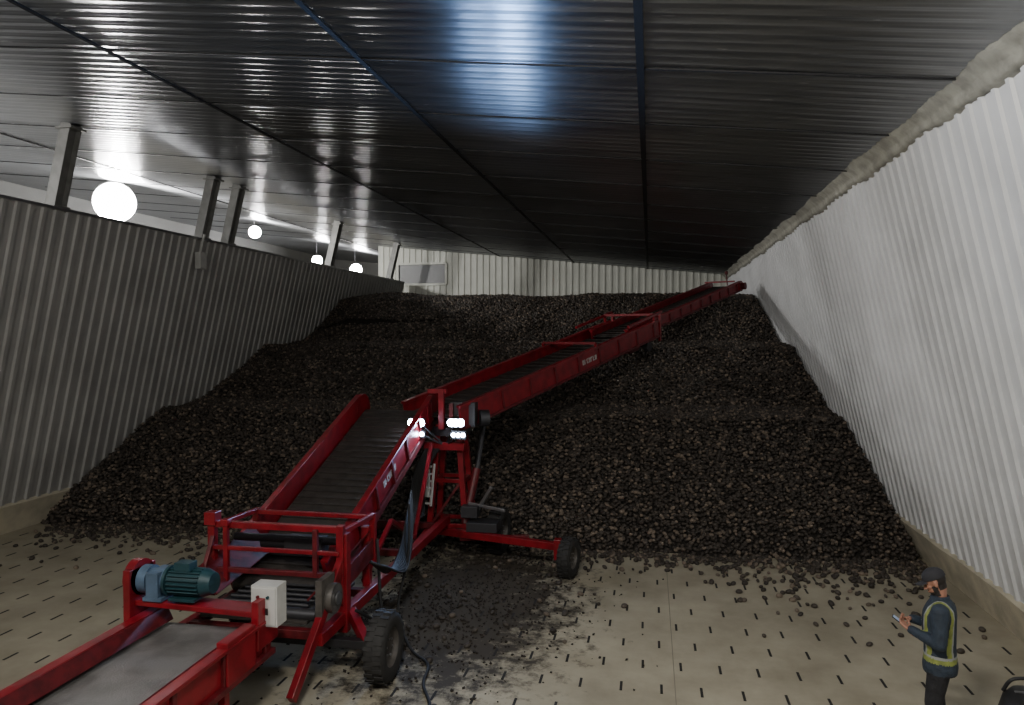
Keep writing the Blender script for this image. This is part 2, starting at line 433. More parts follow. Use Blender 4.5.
# ------------------------------------------------------------ bay flood lamps
def baylamp(x,y,z,power,r=0.42):
    e=empty('flood_lamp')
    mb=MB()
    ax_=Vector((0.62,-0.75,-0.22)).normalized(); c=Vector((x,y,z))
    mb.lathe(c,ax_,[(0.001,-r*.45),(r*.45,-r*.42),(r*.8,-r*.22),(r*1.03,-.02),(r*1.05,.05),(r*.99,.05)],M_lampb)
    mb.cyl(c-ax_*r*.35,(x-ax_.x*r*.35,y-ax_.y*r*.35,ceilh(x)-.02),.025,M_steeld); mb.obj('housing',e)
    mb=MB(); mb.lathe(c,ax_,[(r*.99,.04),(r*.92,.04+r*.08),(r*.75,.04+r*.16),(r*.5,.04+r*.22),(r*.25,.04+r*.25),(0.001,.04+r*.26)],M_lamp); mb.obj('lens',e)
    l=bpy.data.lights.new('lamp_light','POINT'); l.energy=power; l.color=(1,.98,.95); l.shadow_soft_size=.22
    lo=bpy.data.objects.new('lamp_light',l); lo.location=c+ax_*(r*.3+.35); COL.objects.link(lo); lo.parent=e
baylamp(-15.7,19.6,8.0,1900,.58)
baylamp(-15.5,27.2,8.15,750,.24)
baylamp(-16.3,34.5,7.75,550,.26)
baylamp(-15.8,38.2,7.6,550,.34)
baylamp(-16.0,8.0,8.0,450,.42)

def fill_strip(x,y,p,tilt=25,rz=0,ry=0):  # unseen strip lamps, added to light the front floor and walls
    e=empty('added_strip_lamp'); z=ceilh(x)-.20
    mb=MB(); mb.box((x,y,z),(1.3,.18,.07),M_lampb); mb.cyl((x-.6,y,z-.05),(x+.6,y,z-.05),.02,M_tube)
    mb.cyl((x-.5,y,z),(x-.5,y,ceilh(x-.5)-.02),.01,M_steeld);mb.cyl((x+.5,y,z),(x+.5,y,ceilh(x+.5)-.02),.01,M_steeld); mb.obj('housing',e)
    l=bpy.data.lights.new('added_strip_light','AREA'); l.shape='RECTANGLE'; l.size=1.25; l.size_y=.3; l.energy=p; l.color=(1,.96,.89)
    lo=bpy.data.objects.new('added_strip_light',l); lo.location=(x,y,z-.10); lo.rotation_euler=(math.radians(tilt),0,rz); COL.objects.link(lo); lo.parent=e
fill_strip(-1.0,2.2,430,42,-.65); fill_strip(-6.5,0.6,360,40,.25); fill_strip(0.5,-4,120); 

mb=MB(); k=wL(5.9)
mb.box((k+.24,17.2,5.95),(.16,.28,.42),M_white); mb.beam((k+.22,17.2,6.1),(wL(6.6)+.18,17.2,6.62),.05,.05,M_white); mb.obj('junction_box',bevel=.01)

# ------------------------------------------------------------ wheels
def wheel(mb,c,r=.42,w=.26,axis=(1,0,0)):
    c=Vector(c)
    h=w/2
    mb.lathe(c,axis,[(r*.55,-h*.8),(r*.62,-h*.95),(r*.85,-h),(r*.96,-h*.8),(r,-h*.4),(r,h*.4),(r*.96,h*.8),(r*.85,h),(r*.62,h*.95),(r*.55,h*.8)],M_tire)
    mb.lathe(c,axis,[(r*.56,-h*.8),(r*.52,-h*.6),(r*.48,-h*.2),(r*.2,-h*.1),(0.001,-h*.1)],M_rim)
    mb.lathe(c,axis,[(r*.56,h*.8),(r*.52,h*.6),(r*.48,h*.2),(r*.2,h*.5),(0.001,h*.5)],M_rim)
    d=Vector(axis).normalized(); x=d.orthogonal().normalized(); y=d.cross(x)
    for i in range(24):
        t=2*math.pi*i/24; e=x*math.cos(t)+y*math.sin(t); tt=d.cross(e)
        for s in (-1,1):
            R=Matrix((d,tt,e)).transposed()
            mb.box(c+e*(r+.002)+d*(s*h*.45)+tt*(s*.02),(h*.8,.045,.014),M_tire,R)
    for i in range(6):
        t=2*math.pi*i/6; e=x*math.cos(t)+y*math.sin(t)
        mb.cyl(c+e*r*.25+d*h*.1,c+e*r*.25+d*h*.6,.014,M_steel,seg=6)

# ------------------------------------------------------------ A : receiving conveyor
A=empty('receiving_conveyor')
xl,xr=-5.20,-3.95
ya,yb=2.2,7.15
za,zb=.86,.90
mb=MB()
for x,s in ((xl,-1),(xr,1)):
    mb.beam((x,ya,za+.02),(x,yb,zb+.02),.05,.32,M_red)
    mb.beam((x+s*.03,ya,za+.20),(x+s*.03,yb,zb+.20),.12,.035,M_red)
    mb.beam((x-s*.04,ya,za+.16),(x-s*.09,yb,zb+.14),.02,.16,M_redd,up=(s*.5,0,1))
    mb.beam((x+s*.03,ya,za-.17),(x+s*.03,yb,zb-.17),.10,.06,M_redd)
    y=ya+.3
    while y<yb:
        mb.box((x+s*.04,y,za+.02),(.04,.06,.34),M_redd); y+=.75
mb.obj('side_frame',A,.006)
mb=MB(); mb.beam(((xl+xr)/2,ya,za+.02),((xl+xr)/2,yb,zb+.02),xr-xl-.08,.02,M_beltL); 
mb.beam(((xl+xr)/2,ya,za-.22),((xl+xr)/2,yb,zb-.22),xr-xl-.12,.015,M_belt)
mb.cyl((xl+.05,yb,zb-.10),(xr-.05,yb,zb-.10),.12,M_belt); mb.obj('belt',A)
mb=MB()
for y in (3.4,6.3):
    for x in (xl,xr): mb.beam((x,y,0.03),(x,y,za-.15),.08,.08,M_red,up=(0,1,0)); mb.box((x,y,.02),(.22,.22,.04),M_red)
    mb.beam((xl,y,.35),(xr,y,.35),.07,.07,M_red)
mb.beam((xl,3.4,.1),(xl,6.3,.7),.05,.05,M_redd); mb.beam((xr,3.4,.1),(xr,6.3,.7),.05,.05,M_redd)
mb.obj('legs',A,.005)
mb=MB()
mz=1.45; my=7.0
ml_=xl-.10
mb.box((ml_-.06,my,1.26),(.08,.42,.66),M_red)
mb.cyl((ml_-.12,my,mz+.02),(ml_-.02,my,mz+.02),.19,M_red,seg=24)
mb.box((ml_-.02,my-.12,.98),(.16,.30,.12),M_redd)
mb.beam((ml_-.05,my,mz-.22),(xr+.02,my,mz-.26),.26,.06,M_red)
mb.box((xr+.04,my,1.10),(.08,.40,.50),M_red)
mb.box((xr+.02,my-.5,.95),(.12,.5,.42),M_red)
mb.box((xl-.28,my-.35,.80),(.30,.10,.06),M_redd); mb.box((xl-.40,my-.35,.74),(.04,.20,.18),M_red); mb.box((xl-.40,my-.35,.86),(.12,.06,.04),M_red)
mb.obj('drive_bracket',A,.008)
mb=MB()
xm=ml_
mb.cyl((xm+.00,my,mz),(xm+.10,my,mz),.15,M_gear,seg=20)
mb.cyl((xm+.10,my,mz),(xm+.30,my,mz),.125,M_gear,seg=20)
mb.box((xm+.19,my,mz-.02),(.14,.30,.26),M_gear)
mb.box((xm+.19,my,mz-.17),(.22,.30,.04),M_gear)
mb.cyl((xm+.30,my,mz),(xm+.33,my,mz),.16,M_teal,seg=20)
mb.cyl((xm+.33,my,mz),(xm+.72,my,mz),.125,M_teal,seg=24)
for i in range(20):
    t=2*math.pi*i/20
    mb.box((xm+.52,my+math.cos(t)*.135,mz+math.sin(t)*.135),(.36,.012,.03),M_teal,Matrix.Rotation(t-math.pi/2,3,'X'))
mb.cyl((xm+.72,my,mz),(xm+.82,my,mz),.15,M_teal,.11,seg=20)
mb.box((xm+.50,my-.02,mz+.17),(.18,.14,.09),M_teal)
mb.box((xm+.52,my,mz-.16),(.30,.28,.03),M_teal)
mb.obj('drive_motor',A,.004)
mb=MB()
cbx=xr+.06; cby=my+.05; cbz=1.26
mb.box((cbx,cby,cbz),(.29,.20,.42),M_white); mb.box((cbx,cby-.105,cbz),(.26,.012,.38),M_white)
mb.cyl((cbx-.06,cby-.11,cbz+.1),(cbx-.06,cby-.13,cbz+.1),.016,M_redd,seg=10); mb.cyl((cbx+.05,cby-.11,cbz+.1),(cbx+.05,cby-.13,cbz+.1),.016,M_teal,seg=10)
mb.box((cbx,cby-.112,cbz-.05),(.10,.006,.07),M_steeld)
mb.obj('control_box',A,.01)

# ------------------------------------------------------------ bin piler (hopper, elevating belt, turret, telescopic boom)
B=empty('telescopic_piler_conveyor'); C=B
P0=Vector((-4.74,8.85,.85)); P1=Vector((-4.64,13.15,2.60))
ax=(P1-P0).normalized(); side=ax.cross(Vector((0,0,1))).normalized(); nz=side.cross(ax)
hw=.68
mb=MB()
for s in (-1,1):
    o=side*(hw*s)
    mb.beam(P0+o+nz*.14,P1+o+nz*.14,.05,.40,M_red,up=nz)
    mb.beam(P0+o+side*s*.02+nz*.35,P1+o+side*s*.02+nz*.35,.10,.035,M_red,up=nz)
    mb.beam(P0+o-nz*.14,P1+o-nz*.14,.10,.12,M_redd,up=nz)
    L=(P1-P0).length; k=.35
    while k<L:
        mb.beam(P0+ax*k+o+side*s*.04-nz*.08,P0+ax*k+o+side*s*.04+nz*.32,.05,.04,M_redd,up=ax); k+=.7
    mb.cyl(P1+o-side*.035+nz*.05,P1+o+side*.035+nz*.05,.30,M_red,seg=24)
k=.4
while k<(P1-P0).length:
    mb.beam(P0+ax*k-side*hw-nz*.2,P0+ax*k+side*hw-nz*.2,.06,.06,M_redd); k+=1.0
mb.obj('elevator_side_frame',B,.006)
mb=MB(); mb.beam(P0+nz*.02,P1+nz*.02,2*hw-.1,.03,M_belt,up=nz); mb.beam(P0-nz*.22,P1-nz*.22,2*hw-.16,.02,M_belt,up=nz)
k=.1
while k<(P1-P0).length:
    mb.beam(P0+ax*k+nz*.045-side*(hw-.08),P0+ax*k+nz*.045+side*(hw-.08),.025,.035,M_belt,up=nz); k+=.17
mb.cyl(P1-side*(hw-.06)-nz*.08,P1+side*(hw-.06)-nz*.08,.12,M_belt); mb.cyl(P0-side*(hw-.06)-nz*.08,P0+side*(hw-.06)-nz*.08,.12,M_belt)
mb.obj('elevator_belt',B)
mb=MB()
hx0,hx1=-5.36,-3.66
yn,yf=8.35,9.4
for x in (hx0,hx1):
    mb.box((x,yf,1.30),(.08,.08,.70),M_red); mb.box((x,yn,1.28),(.09,.09,.95),M_red)
    mb.beam((x,yn,1.66),(x,yf,1.62),.06,.06,M_red); mb.beam((x,yn-.3,1.0),(x,yf,1.2),.05,.26,M_redd)
mb.beam((hx0,yf,1.60),(hx1,yf,1.60),.06,.06,M_red)
mb.beam((hx0,yn,1.70),(hx1,yn,1.70),.08,.08,M_red)
mb.beam((hx0,yn-.05,1.42),(hx1,yn-.05,1.42),.05,.05,M_red)
mb.beam((hx0,yn-.05,1.15),(hx1,yn-.05,1.15),.06,.06,M_redd)
mb.beam((hx0+.22,yn-.06,1.0),(hx0+.22,yn-.06,1.72),.06,.06,M_red,up=(0,1,0))
mb.beam((hx1-.3,yn-.06,1.15),(hx1-.3,yn-.06,1.70),.06,.06,M_redd,up=(0,1,0))
mb.box((hx0-.0,yn,1.77),(.15,.15,.16),M_red); mb.box((hx0+.22,yn-.06,1.74),(.10,.10,.08),M_red)
mb.beam((hx0+.02,yn-.3,1.05),(hx0+.02,yn-.02,1.55),.05,.05,M_redd)
for s,x in ((1,hx0),(-1,hx1)):
    y1_,y2_=8.0,9.3
    mb.add([(x,y1_,1.25),(x,y2_,1.45),(x+s*.28,y2_,1.10),(x+s*.28,y1_,.95),(x,y1_,1.23),(x,y2_,1.43),(x+s*.26,y2_,1.08),(x+s*.26,y1_,.93)],[(0,1,2,3),(4,5,6,7),(0,1,5,4),(1,2,6,5),(2,3,7,6),(3,0,4,7)],M_redd)
mb.obj('hopper',B,.006)
mb=MB()
mb.box(((hx0+hx1)/2,8.5,.76),(1.35,1.4,.04),M_belt)
mb.cyl((hx0+.1,7.9,.82),(hx1-.1,7.9,.82),.07,M_steeld)
mb.cyl((hx0+.1,8.7,1.45),(hx1-.1,8.7,1.45),.05,M_steeld)
mb.box((-4.3,8.75,1.38),(.5,.22,.2),M_steeld); mb.cyl((-4.9,8.75,1.40),(-4.45,8.75,1.40),.09,M_steeld)
for i in range(9): mb.cyl((hx0+.3,7.95+i*.16,.84),(hx1-.3,7.95+i*.16,.84),.025,M_steeld,seg=8)
mb.cyl((hx1+.10,8.0,1.0),(hx1+.02,8.0,1.0),.17,M_rim,seg=24); mb.cyl((hx1+.11,8.0,1.0),(hx1+.13,8.0,1.0),.07,M_steel,seg=16)
mb.box((hx1-.02,7.95,1.05),(.08,.36,.42),M_rim)
mb.obj('intake_rollers',B,.004)
mb=MB()
mb.beam((-3.66,7.7,.62),(-3.60,12.9,.72),.11,.14,M_red); mb.beam((-5.35,7.7,.62),(-5.2,12.7,.72),.11,.14,M_red)
for y in (7.8,9.2,11.0,12.7): mb.beam((-5.3,y,.64),(-3.65,y,.64),.1,.1,M_redd)
mb.box((-3.64,8.4,1.05),(.12,.12,1.2),M_red)
mb.beam((-3.70,9.3,.7),(-3.72,9.3,1.5),.1,.1,M_red,up=(0,1,0))
mb.beam((-3.66,8.4,1.35),(-3.70,7.15,.20),.08,.12,M_red)
for s,x in ((1,-3.80),(-1,-5.3)):
    for y0_,y1_ in ((9.4,10.5),(11.6,10.5),(11.6,12.6)):
        z1_=P0.z+(y1_-P0.y)*.407-.25; mb.beam((x,y0_,.72),(x,y1_,z1_),.06,.06,M_red)
mb.beam((-5.0,8.15,.42),(-3.1,8.15,.42),.1,.1,M_steeld)
mb.beam((-3.25,8.15,.42),(-3.6,8.5,.66),.1,.12,M_red)
mb.obj('chassis',B,.006)
mb=MB(); wheel(mb,(-3.04,8.15,.41),.405,.25); wheel(mb,(-4.75,8.15,.41),.405,.24); mb.obj('front_wheels',B)
mb=MB()
for i in range(8):
    ox=i*.035
    mb.pipe(crv([(-3.76-ox*.3,11.3+ox,1.5),(-3.58,10.6+ox,1.35-ox),(-3.46+ox*.4,9.9,1.0-ox),(-3.42+ox*.3,9.3-ox,.9+ox*.6),(-3.5,8.9,1.15)]),.018,M_hose)
mb.pipe(crv([(-3.55,10.6,1.5),(-3.40,10.1,.9),(-3.35,9.5,.3),(-3.0,9.0,.03),(-2.65,8.6,.03),(-2.55,8.1,.03),(-2.3,7.5,.03),(-2.35,6.6,.03),(-2.1,5.2,.03)]),.02,M_hose)
mb.pipe(crv([(-3.6,9.4,1.3),(-3.45,9.1,.7),(-3.3,8.7,.5),(-3.45,8.3,.75)]),.02,M_hose)
mb.obj('hoses',B)

Q0=Vector((-3.88,13.1,2.60)); Q1=Vector((2.42,25.3,5.56))
bx=(Q1-Q0).normalized(); bs=bx.cross(Vector((0,0,1))).normalized(); bz=bs.cross(bx); BL=(Q1-Q0).length
def boom(a,c,hw,dep,name,rib=.9):
    mb=MB(); A_=Q0+bx*a; C_=Q0+bx*c
    for s in (-1,1):
        o=bs*(hw*s)
        mb.beam(A_+o,C_+o,.05,dep,M_red,up=bz)
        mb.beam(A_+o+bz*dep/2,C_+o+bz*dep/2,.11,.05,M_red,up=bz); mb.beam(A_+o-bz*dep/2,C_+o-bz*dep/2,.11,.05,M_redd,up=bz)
        k=.3
        while k<c-a:
            mb.beam(A_+bx*k+o+bs*s*.03-bz*dep/2,A_+bx*k+o+bs*s*.03+bz*dep/2,.05,.04,M_redd,up=bx); k+=rib
    k=.5
    while k<c-a:
        mb.beam(A_+bx*k-bs*hw-bz*dep*.45,A_+bx*k+bs*hw-bz*dep*.45,.06,.06,M_redd); k+=1.2
    mb.obj(name,C,.006)
    mb=MB(); mb.beam(A_+bz*(-.02),C_+bz*(-.02),2*hw-.08,.025,M_belt,up=bz)
    mb.beam(A_-bz*.16,C_-bz*.16,2*hw-.14,.02,M_belt,up=bz)
    k=.1
    while k<c-a:
        mb.beam(A_+bx*k-bs*(hw-.08),A_+bx*k+bs*(hw-.08),.02,.04,M_belt,up=bz); k+=.3
    mb.cyl(C_-bs*(hw-.03)-bz*.08,C_+bs*(hw-.03)-bz*.08,.09,M_belt)
    mb.obj(name+'_belt',C)
boom(-.1,7.7,.70,.40,'main_boom')
Qo=Q0.copy(); Q0=Qo+bz*.08
boom(6.4,BL,.50,.27,'extension_boom',.7)
Q0=Qo
mb=MB()
for k,hh in ((4.6,.30),(7.5,.40)):
    c=Q0+bx*k
    mb.beam(c-bs*.72+bz*hh,c+bs*.72+bz*hh,.08,.06,M_red)
    for s in (-1,1): mb.beam(c+bs*s*.72+bz*.15,c+bs*s*.72+bz*hh,.06,.06,M_red,up=bx)
for s in (-1,1):
    mb.beam(Q0+bx*6.1+bs*s*.74+bz*.36,Q0+bx*7.9+bs*s*.74+bz*.40,.06,.06,M_red,up=bz)
    mb.beam(Q0+bx*7.9+bs*s*.70+bz*.40,Q0+bx*7.75+bs*s*.70-bz*.35,.06,.06,M_red,up=bx)
e=Q0+bx*BL+bz*.1
for s in (-1,1):
    mb.cyl(e+bs*s*.46-bz*.02,e+bs*s*.56-bz*.02,.17,M_red,seg=20)
    mb.cyl(e+bs*s*.56-bz*.02,e+bs*s*.70-bz*.02,.11,M_redd,seg=16)
mb.beam(e-bx*.4-bs*.5+bz*.2,e-bx*.4+bs*.5+bz*.2,.05,.05,M_red)
mb.beam(e-bx*.9+bs*.45+bz*.15,e-bx*.9+bs*.45+bz*.52,.03,.03,M_redd,up=bx)
mb.cyl(e-bx*.9+bs*.45+bz*.50,e-bx*.9+bs*.45+bz*.60,.05,M_redd,seg=10)
c=Q0+bx*7.2
mb.box(c-bz*.38,(.5,.5,.26),M_redd,Matrix((bs,bx,bz)).transposed())
for s in (-1,1): mb.cyl(c+bs*s*.55-bz*.36,c+bs*s*.68-bz*.36,.13,M_steeld,seg=16)
mb.beam(c-bs*.6-bz*.36,c+bs*.6-bz*.36,.07,.07,M_redd)
mb.obj('boom_fittings',C,.005)
mb=MB()
def marks(o,dirv,upv,nrm,n=7,h=.11,w=.065):
    for i in range(n):
        c=o+dirv*(i*w*1.35)
        R=Matrix((dirv,nrm,upv)).transposed()
        mb.box(c-dirv*w*.35,(w*.3,.006,h),M_white,R)
        if i%2==0: mb.box(c+upv*h*.38,(w*.9,.006,h*.22),M_white,R)
        if i%3!=1: mb.box(c-upv*h*.38,(w*.9,.006,h*.22),M_white,R)
        if i%3==0: mb.box(c+dirv*w*.35,(w*.3,.006,h),M_white,R)
marks(Q0+bx*4.0+bs*.735,bx,bz,bs)
marks(P0+ax*2.1+side*(hw+.032)+nz*.14,ax,nz,side,7,.11,.06); mb.obj('lettering',B)
mb=MB()
tx,ty=-3.62,13.25
for dx,dy in ((-.28,-.30),(.32,-.30),(-.28,.28),(.32,.28)):
    mb.beam((tx+dx*1.15,ty+dy*1.1,.5),(tx+dx*.6,ty+dy*.7,2.42),.10,.10,M_red,up=(0,1,0))
for z in (.6,1.4,2.3):
    k=1.15-(z-.5)*.28
    for dy in (-.3,.28): mb.beam((tx-.28*k,ty+dy*k,z),(tx+.32*k,ty+dy*k,z),.07,.07,M_red)
    for dx in (-.28,.32): mb.beam((tx+dx*k,ty-.3*k,z),(tx+dx*k,ty+.28*k,z),.07,.07,M_red)
mb.beam((tx-.28,ty-.34,.6),(tx+.26,ty-.27,1.4),.05,.05,M_redd)
mb.cyl((tx,ty,2.22),(tx,ty,2.38),.36,M_steeld,seg=24)
mb.box((tx-.05,ty-.46,2.72),(.10,.10,.72),M_red); mb.box((tx-.14,ty-.42,3.04),(.35,.08,.08),M_red)
mb.box((tx+.32,ty-.22,2.62),(.46,.34,.44),M_steeld); mb.cyl((tx+.60,ty-.25,2.55),(tx+.75,ty-.18,2.55),.15,M_steeld,seg=18)
mb.box((tx+.12,ty-.42,2.62),(.08,.06,.40),M_redd)
mb.box((tx-.02,ty-.40,2.05),(.75,.10,.14),M_red)
mb.cyl((tx+.45,ty-.15,1.05),(tx+.5,ty+.5,2.3),.05,M_steeld); mb.cyl((tx+.35,ty-.35,.65),(tx+.50,ty-.05,1.6),.075,M_redd)
mb.beam((tx-.4,ty-.35,.52),(-1.50,12.28,.50),.12,.12,M_red)
mb.beam((tx+.2,ty+.2,.52),(-2.85,13.45,.50),.12,.12,M_red)
mb.beam((tx+.3,ty-.5,.42),(-2.1,12.9,.46),.08,.08,M_redd)
mb.beam((tx-.3,ty-.4,.5),(-3.75,11.4,.55),.12,.14,M_red)
mb.beam((-3.15,12.95,.72),(-2.75,12.8,1.35),.06,.06,M_steel); mb.beam((-3.2,12.9,1.02),(-2.5,12.75,.95),.05,.05,M_steel)
mb.box((-2.9,12.8,.66),(.55,.4,.16),M_steeld); mb.box((-3.15,12.85,.90),(.3,.3,.2),M_steeld)
mb.box((-1.50,12.30,.45),(.14,.16,.34),M_red)
mb.obj('turret_frame',C,.006)
mb=MB(); wheel(mb,(-2.75,13.38,.425),.42,.28,(1,-.1,0)); wheel(mb,(-1.32,12.24,.335),.33,.22,(1,-.25,0)); wheel(mb,(-5.5,13.2,.425),.42,.26); mb.obj('rear_wheels',C)
mb=MB(); mb.beam((-5.5,13.2,.42),(tx-.2,13.2,.5),.1,.1,M_redd); mb.obj('rear_axle',C)
mb=MB()
for s in (-1,1): mb.beam((tx-.30+s*.09,ty-.62,1.0),(tx-.25+s*.09,ty-.55,1.75),.035,.03,M_white)
for i in range(6): mb.beam((tx-.38,ty-.62+i*.012,1.05+i*.13),(tx-.20,ty-.62+i*.012,1.05+i*.13),.03,.03,M_white)
mb.box((tx-.29,ty-.56,1.4),(.10,.05,.5),M_white)
mb.obj('step_ladder',C)
mb=MB()
for i in range(9):
    mb.pipe(crv([(tx-.35+i*.03,ty-.45,2.0),(tx-.5+i*.03,ty-.6-i*.02,1.6),(tx-.52+i*.03,ty-.8,1.2-i*.03),(tx-.42+i*.02,ty-1.0,.9),(tx-.4,ty-1.6,.8)]),.02,M_hose)
mb.obj('hydraulic_hoses',C)
def led(x,y,z,e_,R_=.036):
    mb=MB()
    mb.box((x,y+.04,z),(.28,.07,.15),M_black); mb.box((x,y+.10,z-.0),(.05,.08,.05),M_steeld)
    for i in range(3): mb.cyl((x-.085+i*.085,y+.005,z),(x-.085+i*.085,y-.010,z),R_,M_led,seg=14)
    mb.beam((x,y+.10,z),(tx,ty-.38,2.05),.03,.03,M_steeld)
    mb.obj('work_light',C)
    if e_<=0: return
    l=bpy.data.lights.new('work_beam','SPOT'); l.energy=e_; l.color=(.26,.50,1.0); l.spot_size=math.radians(130); l.spot_blend=.9; l.shadow_soft_size=.14
    o=bpy.data.objects.new('work_beam',l); o.location=(x,y-.06,z); 
    o.rotation_euler=Vector((0.05,-1,0.42)).to_track_quat('-Z','Y').to_euler(); COL.objects.link(o); o.parent=C
led(-4.00,12.34,2.52,300,.066); led(-3.32,12.46,2.52,600,.066); led(-3.99,12.36,2.32,0,.036); led(-3.29,12.50,2.30,0,.036)

# ------------------------------------------------------------ worker
M_jack=mat('jacket_navy',(0.020,0.032,0.050),0.75,0,0.3,14,0.9,14)
M_pant=mat('trousers_dark',(0.014,0.014,0.017),0.8,0,0.3,14,0.8,14)
M_boot=mat('boot_leather',(0.03,0.02,0.014),0.6)
M_hv=mat('hi_vis_yellow',(0.25,0.29,0.065),0.6,0,.4,18)
M_sil=mat('reflective_silver',(0.28,0.29,0.29),0.45,0.2)
M_skin=mat('skin',(0.33,0.16,0.105),0.5)
M_hair=mat('hair_dark',(0.015,0.011,0.009),0.7)
M_cap=mat('cap_fabric',(0.018,0.018,0.022),0.8)
M_eye=mat('eye',(0.03,0.02,0.015),0.2)
M_screen=mat('phone_screen',(0.05,0.06,0.08),0.15,emit=(.5,.65,.9),estr=.3)
base=Vector((2.80,7.80,0)); F=Vector((-.93,.36,0)).normalized(); Lf=Vector((-F.y,F.x,0))
WM=Matrix(((F.x,Lf.x,0,base.x),(F.y,Lf.y,0,base.y),(0,0,1,0),(0,0,0,1)))
def rcone(mb,a,c,r1,r2,m=None,seg=14,caps=5):
    m=m or M_jack
    a=Vector(a);c=Vector(c);d=(c-a);L=d.length;d.normalize();x=d.orthogonal().normalized();y=d.cross(x)
    prof=[]
    for i in range(caps+1):
        t=math.pi/2*(1-i/caps); prof.append((r1*math.cos(t)+1e-4,-r1*math.sin(t)))
    for i in range(caps+1):
        t=math.pi/2*i/caps; prof.append((r2*math.cos(t)+1e-4,L+r2*math.sin(t)))
    vs=[]
    for r,h in prof:
        for k in range(seg):
            t=2*math.pi*k/seg; vs.append(a+d*h+x*math.cos(t)*r+y*math.sin(t)*r)
    n=len(prof)
    fs=[(i*seg+k,i*seg+(k+1)%seg,(i+1)*seg+(k+1)%seg,(i+1)*seg+k) for i in range(n-1) for k in range(seg)]
    fs+=[tuple(range(seg))[::-1],tuple((n-1)*seg+k for k in range(seg))]
    mb.add(vs,fs,m,True)
def ell(mb,c,r,m=None,R=None,seg=18,rings=12):
    m=m or M_jack;c=Vector(c);vs=[]
    for i in range(rings+1):
        t=math.pi*i/rings
        for k in range(seg):
            p=2*math.pi*k/seg; v=Vector((r[0]*math.sin(t)*math.cos(p)+0,r[1]*math.sin(t)*math.sin(p),r[2]*math.cos(t)))
            if i in(0,rings): v=Vector((1e-4*math.cos(p),1e-4*math.sin(p),r[2]*math.cos(t)))
            vs.append(c+((R@v) if R else v))
    fs=[(i*seg+k,(i+1)*seg+k,(i+1)*seg+(k+1)%seg,i*seg+(k+1)%seg) for i in range(rings) for k in range(seg)]
    fs+=[tuple(range(seg)),tuple(rings*seg+k for k in range(seg))[::-1]]
    mb.add(vs,fs,m,True)
def loft(mb,secs,seg=28,m=None):
    m=m or M_jack; vs=[]
    for u,fc,rf,rl in secs:
        for k in range(seg):
            t=2*math.pi*k/seg; c_,s_=math.cos(t),math.sin(t)
            q=(abs(c_)**2.5+abs(s_)**2.5)**(-1/2.5)
            vs.append((fc+rf*c_*q,rl*s_*q,u))
    n=len(secs)
    fs=[(i*seg+k,i*seg+(k+1)%seg,(i+1)*seg+(k+1)%seg,(i+1)*seg+k) for i in range(n-1) for k in range(seg)]
    fs+=[tuple(range(seg))[::-1],tuple((n-1)*seg+k for k in range(seg))]
    mb.add(vs,fs,m,True)
def remeshed(mb,name,parent,voxel,assign,mats,smooth=2,M=None):
    o=mb.obj(name+'_tmp'); 
    r=o.modifiers.new('r','REMESH'); r.mode='VOXEL'; r.voxel_size=voxel; r.use_smooth_shade=True
    s=o.modifiers.new('s','SMOOTH'); s.iterations=smooth; s.factor=.5
    dg=bpy.context.evaluated_depsgraph_get(); dg.update()
    me=bpy.data.meshes.new_from_object(o.evaluated_get(dg)); bpy.data.objects.remove(o)
    me.materials.clear()
    for m in mats: me.materials.append(m)
    for p in me.polygons: p.material_index=assign(p.center,p.normal); p.use_smooth=True
    if M is not None: me.transform(M)
    me.transform(WM)
    no=bpy.data.objects.new(name,me); COL.objects.link(no); no.parent=parent; return no
W_=empty('worker')
mb=MB()
loft(mb,[(.78,.0,.150,.195),(.84,.0,.155,.200),(.92,.0,.145,.190),(1.02,.005,.140,.182),(1.12,.01,.145,.188),(1.24,.015,.150,.200),(1.34,.010,.148,.212),(1.41,.0,.128,.200),(1.455,.0,.100,.155),(1.49,.008,.075,.095),(1.51,.014,.060,.066)])
for s in (-1,1):
    hip=(0,.095*s,.86); kn=(.035*1,.115*s,.49); an=(-.02,.125*s,.12)
    if s>0: kn=(.05,.12,.49); an=(.02,.125,.12)
    rcone(mb,hip,kn,.108,.078); rcone(mb,kn,an,.076,.066)
    rcone(mb,an,(an[0],an[1],.075),.068,.060)
    fx=an[0]; 
    rcone(mb,(fx-.03,an[1],.058),(fx+.09,an[1]+.01*s,.055),.052,.050); rcone(mb,(fx+.09,an[1]+.01*s,.055),(fx+.165,an[1]+.015*s,.042),.050,.040)
    sh=(.0,.195*s,1.40); el=(.0,.262*s,1.115); wr=(.24,.125*s,1.165) if s>0 else (.25,-.13,1.19)
    rcone(mb,(0,.12*s,1.41),sh,.085,.082); rcone(mb,sh,el,.082,.062); rcone(mb,el,wr,.062,.044)
def asg(c,n):
    f,l,u=c
    if u<.03: return 4
    if u<.125: return 2
    arm=(abs(l)>.215 and u<1.34) or (f>.17 and u>1.0) 
    if u<.79: return 1
    if abs(l)<.19 and u<.80: return 1
    if not arm:
        if .90<u<.945: return 3
        if .945<u<.965: return 5
        al=abs(l)
        if u>.965 and .140<al<.172 and u<1.5: return 3
        if u>.965 and .124<al<=.140 and u<1.5: return 5
    return 0
remeshed(mb,'body',W_,.009,asg,[M_jack,M_pant,M_boot,M_hv,M_black,M_sil],3)
HM=Matrix.Translation((.050,0,1.635))@Matrix.Rotation(math.radians(27),4,'Y')
mb=MB()
ell(mb,(-.008,0,.035),(.098,.076,.098)); ell(mb,(.030,0,-.045),(.066,.056,.075)); ell(mb,(.055,0,-.088),(.036,.036,.030))
ell(mb,(.045,0,.015),(.052,.062,.060))
rcone(mb,(-.030,0,-.035),(.030,0,-.165),.055,.056)
